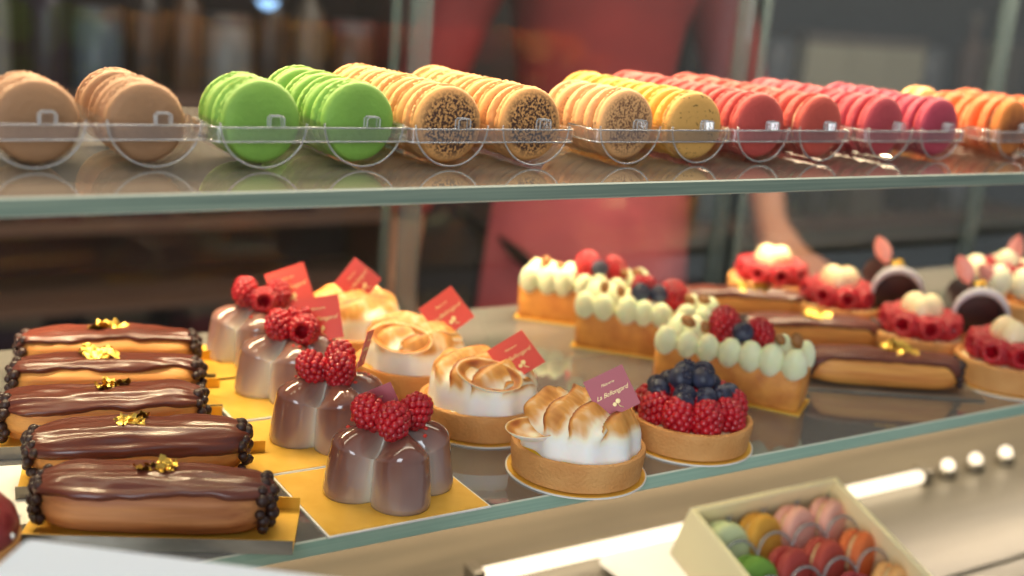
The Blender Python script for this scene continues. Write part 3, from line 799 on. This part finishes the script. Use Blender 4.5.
# ------------------------------------------------------------------ dark chocolate rolls
def roll(label, x, y, rz, petal):
    t = thing('chocolate_roll_cake', label, 'cake', (x, y, .0001), R(rz), 'dark chocolate roll cakes')
    obj('pastry_base', MB().lathe([(0, 0), (.026, 0), (.027, .002), (.027, .014), (.025, .016), (0, .016)], 48).mesh('pastry_base', ['brownshell'], True, 50), t)
    r = .0212
    mb = MB()
    prof = [(0, -.036), (r*.8, -.036), (r*.82, -.040), (r, -.040), (r*1.0, -.034), (r, .03), (r*.9, .036), (0, .037)]
    k = len(prof)-1
    mb.grid(lambda u, v: (prof[round(v*k)][0]*cos(u*2*pi), prof[round(v*k)][1], prof[round(v*k)][0]*sin(u*2*pi)), 48, k, True)
    obj('chocolate_roll', mb.mesh('chocolate_roll', ['dark'], True, 40), t, (0, 0, .0155+r))
    mb = MB(); mb.tube([((r+.0005)*cos(a), 0, (r+.0005)*sin(a)) for a in [-.25+(pi+.5)*i/30 for i in range(31)]], lambda v: .0035*sqrt(max(.05, sin(pi*(v*.96+.02)))), 10)
    obj('white_ring', mb.mesh('white_ring', ['ring']), t, (0, -.039, .0155+r))
    def pf(u, v):
        w = sin(pi*v)**.7; return ((u-.5)*.015*w, .003*(u-.5)**2*40*w*.1, .028*v)
    mb = MB(); mb.grid(pf, 8, 12); 
    mb.grid(lambda u, v: tuple(a+b for a, b in zip(pf(u, v), (0, .0008, 0))), 8, 12)
    obj('petal', mb.mesh('petal', ['petal']), t, (petal, -.008, .0155+2*r-.002), (R(-12), R(-28), R(-10)))
    obj('gold_leaf', leaf_mesh(41, .006, 4), t, (petal+.006, -.010, .0155+2*r))
roll('dark chocolate roll cake with white ring end and pink petal, behind the middle raspberry tart', .540, .206, -40, -.006)
roll('dark chocolate roll cake with white ring end and pink petal, nearer the front edge', .556, .125, -45, -.008)
# petal tart
x, y = .660, .172
t = thing('petal_tart', 'round cream tart with pink petals and raspberries at the far end of the shelf', 'tart', (x, y, .0001))
obj('crust', CRUST[0], t, (0, 0, 0), (0, 0, 0), (1.15, 1.15, 1.5))
for k in range(7):
    a = k*2*pi/7; obj('cream_puff', PUFFW, t, (.028*cos(a), .028*sin(a), .032), (0, 0, 0), 1.25)
for (a, b, c) in ((-.012, -.012, .046), (.010, -.008, .047), (-.002, .012, .048)): rasp(t, (a, b, c), (0, -.3, -1), 1.2)
obj('cream_puff', PUFFW, t, (.004, .002, .046), (0, 0, 0), 1.1)
pm = bpy.data.meshes['petal']
obj('petal', pm, t, (.004, -.006, .056), (R(-8), R(6), R(-30)), 1.1); obj('petal', pm, t, (-.030, -.020, .044), (R(-10), R(-55), R(-30)), 1.0)
# tart cut by the picture edge at the near left
t = thing('glazed_tart', 'tart with dark red glazed top at the near left corner of the shelf', 'tart', (-.284, .033, .0001))
obj('crust', MB().lathe([(0, 0), (.031, 0), (.032, .001), (.033, .018), (.031, .019), (0, .019)], 64).mesh('crust', ['crust'], True, 50), t)
obj('glaze_dome', MB().lathe([(.0318, .0188), (.0325, .022), (.031, .028), (.026, .034), (.018, .038), (.008, .040), (0, .0402)], 64).mesh('glaze_dome', ['redglaze']), t)
for k in range(10):
    a = k*.63; obj('sugar_bead', MB().sphere((0, 0, 0), .0016, 8, 6).mesh('sugar_bead', ['white']), t, (.0318*cos(a), .0318*sin(a), .0225))

# ------------------------------------------------------------------ front counter with white carton (near left corner)
wallbox('trim_1', (.3, -.17, -.62), (2.1, .24, .76), 'wood')
t = thing('white_carton', 'white cardboard carton standing in front of the shelf at the near left', 'carton', (-.231, -.144, -.24), R(-38))
obj('carton_body', bxm('carton_body', (0, 0, .136), (.155, .096, .272), ['carton'], .003), t)
obj('carton_lid', bxm('carton_lid', (0, 0, .284), (.16, .10, .024), ['carton'], .003), t)

# ------------------------------------------------------------------ cream box of macarons on the deck
tilt = R(20); W, D, Hb, th = .160, .205, .050, .005
bt = thing('macaron_box', 'open cream box of assorted macarons tilted on a red box on the deck', 'box', (.322, .1165, -.098), (tilt, 0, 0))
def lb(n, c, d, m): return obj(n, bxm(n, c, d, [m], .001, 1), bt)
lb('side_wall', (-W/2+th/2, -D/2, -Hb/2), (th, D, Hb), 'boxcream'); lb('side_wall', (W/2-th/2, -D/2, -Hb/2), (th, D, Hb), 'boxcream')
lb('back_wall', (0, -th/2, -Hb/2), (W-2*th, th, Hb), 'boxcream'); lb('front_wall', (0, -D+th/2, -Hb/2), (W-2*th, th, Hb), 'boxcream')
lb('box_floor', (0, -D/2, -Hb+.002), (W-2*th, D-2*th, .004), 'boxcream')
mx = Matrix.Translation((.322, .1165, -.098)) @ Matrix.Rotation(tilt, 4, 'X')
grid = [['pale', 'yellow', 'blush', 'blush'], ['green', 'coral', 'red', 'orange'], ['green', 'cocoa', 'pink', 'peach'], ['caramel', 'coffee', 'rose', 'cocoa'], ['caramel', 'cocoa', 'coffee', 'yellow']]
rown = ['back', 'second', 'third', 'fourth', 'front']; coln = ['left', 'inner left', 'inner right', 'right']
INS = None
ins = thing('box_insert', 'clear plastic insert with hooped ribs inside the cream macaron box', 'insert', (.322, .1165, -.098), (tilt, 0, 0))
hoop = MB().tube([(.0222*cos(a), 0, .0222*sin(a)) for a in [pi*i/20 for i in range(21)]], .0016, 6).mesh('hoop', ['plasticrim'])
for r in range(5):
    for c in range(4):
        lx = -.0558+c*.0372; ly = -.027-r*.037; lz = -.0235
        p = mx @ Vector((lx, ly, lz))
        k = grid[r][c]
        macaron(k, f'{KIND[k][0]} macaron in the cream box, {rown[r]} row, {coln[c]} column', p, (tilt+R(-38), R(20*c+9*r), R(4*(c % 2))), 'macarons in the cream box')
        obj('hoop', hoop, ins, (lx, ly+.017, lz+.002), (R(-38), 0, 0), .84)
obj('insert_sheet', bxm('insert_sheet', (0, -D/2, -Hb+.0052), (W-2*th-.002, D-2*th-.002, .0008), ['plastic']), ins)
rb = thing('red_box', 'closed red box lying under the tilted cream macaron box', 'box', (.312, .10, -.216))
obj('box_body', bxm('box_body', (0, 0, .0195), (.160, .035, .039), ['boxred'], .002), rb)
obj('box_lid', bxm('box_lid', (0, 0, .0445), (.164, .038, .011), ['boxred'], .002), rb)
mb = MB()
def rsq(w, h, r, z, n=6):
    return [(sx*(w/2-r)+r*cos(a0+pi/2*k/n), sy*(h/2-r)+r*sin(a0+pi/2*k/n), z) for sx, sy, a0 in ((1, 1, 0), (-1, 1, pi/2), (-1, -1, pi), (1, -1, 1.5*pi)) for k in range(n+1)]
rg = [rsq(.09, .09, .015, 0), rsq(.105, .105, .018, .006), rsq(.102, .102, .017, .006), rsq(.088, .088, .014, .0015)]
n = len(rg[0]); mb.grid(lambda u, v: rg[round(v*3)][round(u*n) % n], n, 3, True, 0, True, True)
tagp(obj('white_dish', mb.mesh('white_dish', ['white'], True, 40), None, (.312, .200, -.2158)), 'white square dish on the steel deck behind the red box', 'dish')

# ------------------------------------------------------------------ shop assistant (seen from chest to thigh through the case)
PX, PY = .80, 1.06
def skin_body(name, verts, edges, m, parent, rootv=0, sub=2):
    me = bpy.data.meshes.new(name); me.from_pydata([v[:3] for v in verts], edges, []); o = obj(name, me, parent)
    me.materials.append(M[m]); o.modifiers.new('skin', 'SKIN'); sk = me.skin_vertices[0].data
    for i, v in enumerate(verts): sk[i].radius = (v[3], v[4] if len(v) > 4 else v[3])
    sk[rootv].use_root = True
    s = o.modifiers.new('sub', 'SUBSURF'); s.levels = sub; s.render_levels = sub
    dg = bpy.context.evaluated_depsgraph_get(); dg.update()
    m2 = bpy.data.meshes.new_from_object(o.evaluated_get(dg)); o.modifiers.clear(); o.data = m2
    m2.polygons.foreach_set('use_smooth', [True]*len(m2.polygons)); return o
pt = thing('person', 'person in red top and rose apron standing behind the case', 'person', (PX, PY, -1.0), R(-10))
V = [(0, 0, .93, .135, .10), (0, 0, 1.08, .118, .088), (0, 0, 1.24, .14, .10), (0, 0, 1.36, .125, .085), (0, .005, 1.45, .05, .05), (0, -.005, 1.53, .06, .07), (0, -.01, 1.60, .073, .09), (0, 0, 1.67, .06, .075)]
Ed = [(i, i+1) for i in range(7)]
for s in (-1, 1):
    b = len(V); V += [(s*.17, .005, 1.37, .055), (s*.235, .01, 1.24, .046), (s*.285, .0, 1.09, .04)]+([(.275, -.11, 1.0, .034), (.235, -.20, .94, .026), (.225, -.245, .925, .036, .02), (.222, -.285, .915, .030, .014)] if s > 0 else [(-.30, .0, .97, .036), (-.315, -.02, .85, .027), (-.318, -.025, .80, .03, .02), (-.318, -.03, .765, .028, .014)])
    Ed += [(3, b)]+[(b+i, b+i+1) for i in range(6)]
    for k, (dx, ln) in enumerate(((-.024, .062), (-.008, .072), (.008, .068), (.023, .055))):
        f = len(V)
        if s > 0: V += [(.222+dx, -.312, .912, .0085), (.222+dx*1.15, -.312-ln*.5, .905, .008), (.222+dx*1.2, -.312-ln, .885, .007)]
        else: V += [(-.318, -.032+dx, .738, .0085), (-.312, -.033+dx*1.1, .738-ln*.5, .008), (-.300, -.034+dx*1.1, .738-ln*.95, .007)]
        Ed += [(b+6, f), (f, f+1), (f+1, f+2)]
    f = len(V)
    V += [(.190, -.262, .918, .010), (.172, -.295, .908, .008)] if s > 0 else [(-.306, -.060, .775, .010), (-.298, -.078, .745, .008)]
    Ed += [(b+5, f), (f, f+1)]
    l = len(V); V += [(s*.09, 0, .84, .085, .09), (s*.095, .0, .50, .058), (s*.095, .01, .28, .05), (s*.095, .015, .09, .036), (s*.10, -.06, .04, .038, .03), (s*.105, -.14, .03, .036, .02)]
    Ed += [(0, l)]+[(l+i, l+i+1) for i in range(5)]
body = skin_body('body', V, Ed, 'skin', pt)
mb = MB(); mb.sphere((0, -.095, 1.575), .012, 10, 8, 0, (.7, 1, 1.5))
for s in (-1, 1): mb.sphere((s*.075, .01, 1.58), .022, 8, 8, 0, (.35, .7, 1.2))
obj('nose_and_ears', mb.mesh('nose_and_ears', ['skin']), pt)
mb = MB()
for s in (-1, 1): mb.sphere((s*.03, -.083, 1.605), .010, 10, 8, 0, (1.3, .6, .7))
obj('eyes', mb.mesh('eyes', ['trouser']), pt)
obj('mouth', MB().sphere((0, -.087, 1.535), .02, 12, 6, 0, (1.1, .3, .25)).mesh('mouth', ['apron']), pt)
mb = MB(); mb.sphere((0, .025, 1.645), .098, 20, 14, 0, (.9, 1.02, .95)); mb.sphere((0, .07, 1.52), .06, 14, 10, 0, (1, .7, 1.4))
obj('hair', mb.mesh('hair', ['hair']), pt)
SV = [(0, 0, .90, .155, .118), (0, 0, 1.08, .134, .102), (0, 0, 1.24, .154, .114), (0, 0, 1.37, .135, .095), (0, .004, 1.435, .062, .06)]
SE = [(0, 1), (1, 2), (2, 3), (3, 4)]
for s in (-1, 1):
    b = len(SV); SV += [(s*.17, .005, 1.372, .068), (s*.237, .01, 1.24, .060), (s*.29, .0, 1.085, .055), ((.279, -.05, 1.055, .052) if s > 0 else (-.312, -.015, .90, .044))]; SE += [(3, b), (b, b+1), (b+1, b+2), (b+2, b+3)]
skin_body('red_top', SV, SE, 'shirt', pt)
mb = MB()
def apr(u, v):
    a = -pi*.42+pi*.84*u; z = 1.10-.62*v; w = .160+.05*v; dd = .125+.03*v
    return (w*sin(a)*1.05, -dd*cos(a)-.006+.006*sin(9*a)*v, z)
mb.grid(apr, 24, 20); mb.grid(lambda u, v: tuple(p*(.985 if i < 2 else 1) for i, p in enumerate(apr(u, v))), 24, 20)
obj('rose_apron', mb.mesh('rose_apron', ['apron']), pt)
TV = [(0, 0, .92, .15, .112)]; TE = []
for s in (-1, 1):
    b = len(TV); TV += [(s*.09, 0, .82, .095, .10), (s*.095, 0, .50, .072), (s*.095, .01, .12, .058)]; TE += [(0, b), (b, b+1), (b+1, b+2)]
skin_body('trousers', TV, TE, 'trouser', pt)
for s in (-1, 1):
    obj('shoe', MB().sphere((s*.10, -.07, .042), .05, 16, 10, 0, (.9, 2.3, .83)).mesh('shoe', ['trouser']), pt)

# ------------------------------------------------------------------ back of the shop: wall shelves with goods
def shelf_unit(label, x0, x1, y, levels, top, dm='wood'):
    t = thing('shelf_unit', label, 'shelf', ((x0+x1)/2, y, -1.0), 0, 'shelf units on the back wall'); w = x1-x0
    obj('back_panel', bxm('back_panel', (0, .14, top/2), (w, .02, top), [dm]), t)
    for s in (-1, 1): obj('side_panel', bxm('side_panel', (s*(w/2-.012), 0, top/2), (.024, .28, top), [dm]), t)
    for z in levels: obj('board', bxm('board', (0, 0, z), (w-.05, .27, .026), ['woodlight']), t)
    return t
shelf_unit('dark wooden shelf unit with jars and bottles behind the eclairs', -.30, .98, 2.20, (.02, .30, .52, .70, .97, 1.32, 1.65), 1.95)
shelf_unit('dark wooden shelf unit far back behind the pink and orange macarons', 1.85, 3.55, 2.20, (.02, .34, .62, .98, 1.40), 1.75, 'walld')
def bottle_prof(r, h): return [(0, 0), (r*.95, 0), (r, .01), (r, h*.60), (r*.85, h*.70), (r*.35, h*.80), (r*.32, h*.95), (r*.4, h*.955), (r*.4, h), (0, h)]
def jar_prof(r, h): return [(0, 0), (r*.95, 0), (r, .01), (r, h*.8), (r*.85, h*.86)]
cols = {'beige': (240, 222, 184), 'grey blue': (110, 122, 136), 'tan': (140, 120, 102), 'brown': (74, 54, 46), 'amber': (124, 84, 58), 'grey': (128, 124, 124), 'dark red': (110, 36, 40), 'white': (176, 168, 162), 'plum': (66, 44, 60)}
GM = {k: mat('goods_'+k.replace(' ', '_'), *[srgb(*[c*.78 for c in v])], .3) for k, v in cols.items()}
rs = random.Random(5)
def goods(kind, colour, x, z, where, y=2.14, s=1.):
    name = {'bottle': 'bottle', 'jar': 'jar', 'carton': 'gift_carton'}[kind]
    lab = f'blurred {colour} {kind} on the shelf unit {where}'
    t = thing(name, lab, kind, (x, y, z), rs.uniform(-.3, .3), f'{colour} {kind}s {where}')
    m = GM[colour]
    if kind == 'bottle':
        obj('bottle_body', MB().lathe(bottle_prof(.037*s, .26*s), 24).mesh('bottle_body', [m], True, 60), t)
        obj('cap', MB().lathe([(0, .25*s), (.017*s, .25*s), (.017*s, .285*s), (0, .285*s)], 16).mesh('cap', [GM['tan']], True, 40), t)
    elif kind == 'jar':
        obj('jar_body', MB().lathe(jar_prof(.05*s, .17*s), 24).mesh('jar_body', [m], True, 60), t)
        obj('lid', MB().lathe([(0, .142*s), (.047*s, .142*s), (.047*s, .17*s), (0, .172*s)], 24).mesh('lid', [GM['grey']], True, 40), t)
    else:
        obj('carton_body', bxm('carton_body', (0, 0, .085*s), (.13*s, .10*s, .17*s), [m], .004), t)
        obj('carton_lid', bxm('carton_lid', (0, 0, .18*s), (.135*s, .105*s, .03*s), [GM['tan']], .003), t)
A = 'behind the eclairs'; B = 'far behind the orange macarons'
x = -.16; seq = ['grey', 'grey blue', 'white', 'plum', 'grey blue', 'brown', 'amber', 'white', 'brown', 'tan', 'amber', 'dark red', 'grey', 'brown']
k = 0
while x < .90:
    goods('bottle' if k % 3 != 1 else 'jar', seq[k % len(seq)], x, -.017, A, s=1.05); x += rs.uniform(.085, .115); k += 1
x = -.13; k = 0
while x < .88:
    goods('carton', ['plum', 'brown', 'dark red', 'plum', 'brown'][k % 5], x, -.287, A, s=.92); x += rs.uniform(.15, .19); k += 1
x = -.12; k = 0
while x < .88:
    goods('carton', ['plum', 'plum', 'brown', 'dark red'][k % 4], x, -.687, A, s=1.0); x += rs.uniform(.16, .22); k += 1
x = -.12; k = 0
while x < .88:
    goods('bottle' if k % 2 else 'jar', ['grey blue', 'brown', 'tan', 'grey'][k % 4], x, .333, A); x += rs.uniform(.10, .15); k += 1
for k, (x, c, kd) in enumerate([(2.0, 'brown', 'carton'), (2.25, 'grey', 'jar'), (2.43, 'beige', 'carton'), (2.61, 'beige', 'carton'), (2.78, 'beige', 'carton'), (2.95, 'grey', 'jar'), (3.15, 'amber', 'bottle'), (3.32, 'tan', 'carton')]):
    goods(kd, c, x, -.007, B, s=1.1)
for k, (x, c, kd) in enumerate([(2.05, 'grey blue', 'jar'), (2.25, 'grey blue', 'carton'), (2.50, 'brown', 'jar'), (2.70, 'tan', 'carton'), (2.95, 'brown', 'carton'), (3.2, 'grey', 'jar')]):
    goods(kd, c, x, -.367, B, s=1.0)
# hanging cool lamps at the back
for k, (x, y, z) in enumerate([(1.24, 2.0, .235), (.56, 1.9, .205)]):
    t = thing('pendant_lamp', ['small cool blue lamp glowing beside the person', 'small cool blue lamp glowing above the wall shelves'][k], 'lamp', (x, y, z))
    obj('shade', MB().lathe([(.012, .05), (.03, .035), (.036, 0), (.033, 0), (.028, .032), (.01, .046)], 24).mesh('shade', ['deck']), t)
    obj('bulb', MB().sphere((0, 0, .005), .024, 14, 10).mesh('bulb', ['lampblue']), t)
    obj('cord', MB().tube([(0, 0, .045), (0, 0, .9), (0, 0, 1.8-z)], .003, 6).mesh('cord', ['dark']), t)

# ------------------------------------------------------------------ light
def area(name, loc, target, sx, sy, power, col):
    l = bpy.data.lights.new(name, 'AREA'); l.shape = 'RECTANGLE'; l.size = sx; l.size_y = sy; l.energy = power; l.color = col
    o = bpy.data.objects.new(name, l); COL.objects.link(o); o.location = loc
    o.rotation_euler = (Vector(target)-Vector(loc)).to_track_quat('-Z', 'Y').to_euler(); return o
# warm strips in the head of the case
area('case_light', (.35, .345, .47), (.35, .24, 0), 1.7, .05, 29, (1, .77, .48))
area('front_strip', (.35, .05, .52), (.35, .12, 0), 1.7, .04, 3.0, (1, .84, .64))
area('deck_strip', (.35, .34, -.03), (.35, .12, -.22), 1.7, .03, 2.3, (1, .86, .70))  # unseen fill without a fixture, added to brighten the deck and box
area('shop_window', (-1.35, -1.5, .55), (.2, .2, 0), .75, 1.5, 26, (.86, .93, 1))
area('room_light', (1.2, .6, 1.78), (1.3, 1.5, -.4), 2.4, 1.0, 48, (1, .9, .8))
w = bpy.data.worlds.new('World'); S.world = w; w.use_nodes = True
w.node_tree.nodes['Background'].inputs[0].default_value = (.9, .95, 1, 1); w.node_tree.nodes['Background'].inputs[1].default_value = .35

# ------------------------------------------------------------------ camera
cam = bpy.data.cameras.new('Camera'); co = bpy.data.objects.new('Camera', cam); COL.objects.link(co)
m4 = Matrix(((.8476424, .0668839, -.5263353, -.3389165), (-.5246533, .2533759, -.8127359, -.5053995), (.0790017, .9650529, .2498630, .28), (0, 0, 0, 1)))
co.matrix_world = m4
cam.sensor_width = 36; cam.lens = 41.4987; cam.clip_start = .02; cam.clip_end = 50
cam.dof.use_dof = True; cam.dof.focus_distance = .66; cam.dof.aperture_fstop = 4.1
S.camera = co
vs = S.view_settings; S.display_settings.display_device = 'sRGB'
vs.view_transform = 'Standard'; vs.look = 'None'; vs.exposure = 0.; vs.gamma = 1.; vs.use_curve_mapping = False
cy = S.cycles; cy.use_denoising = True; cy.max_bounces = 14; cy.transparent_max_bounces = 40; cy.glossy_bounces = 5; cy.transmission_bounces = 6
cy.caustics_reflective = False; cy.caustics_refractive = False; cy.sample_clamp_indirect = 6.
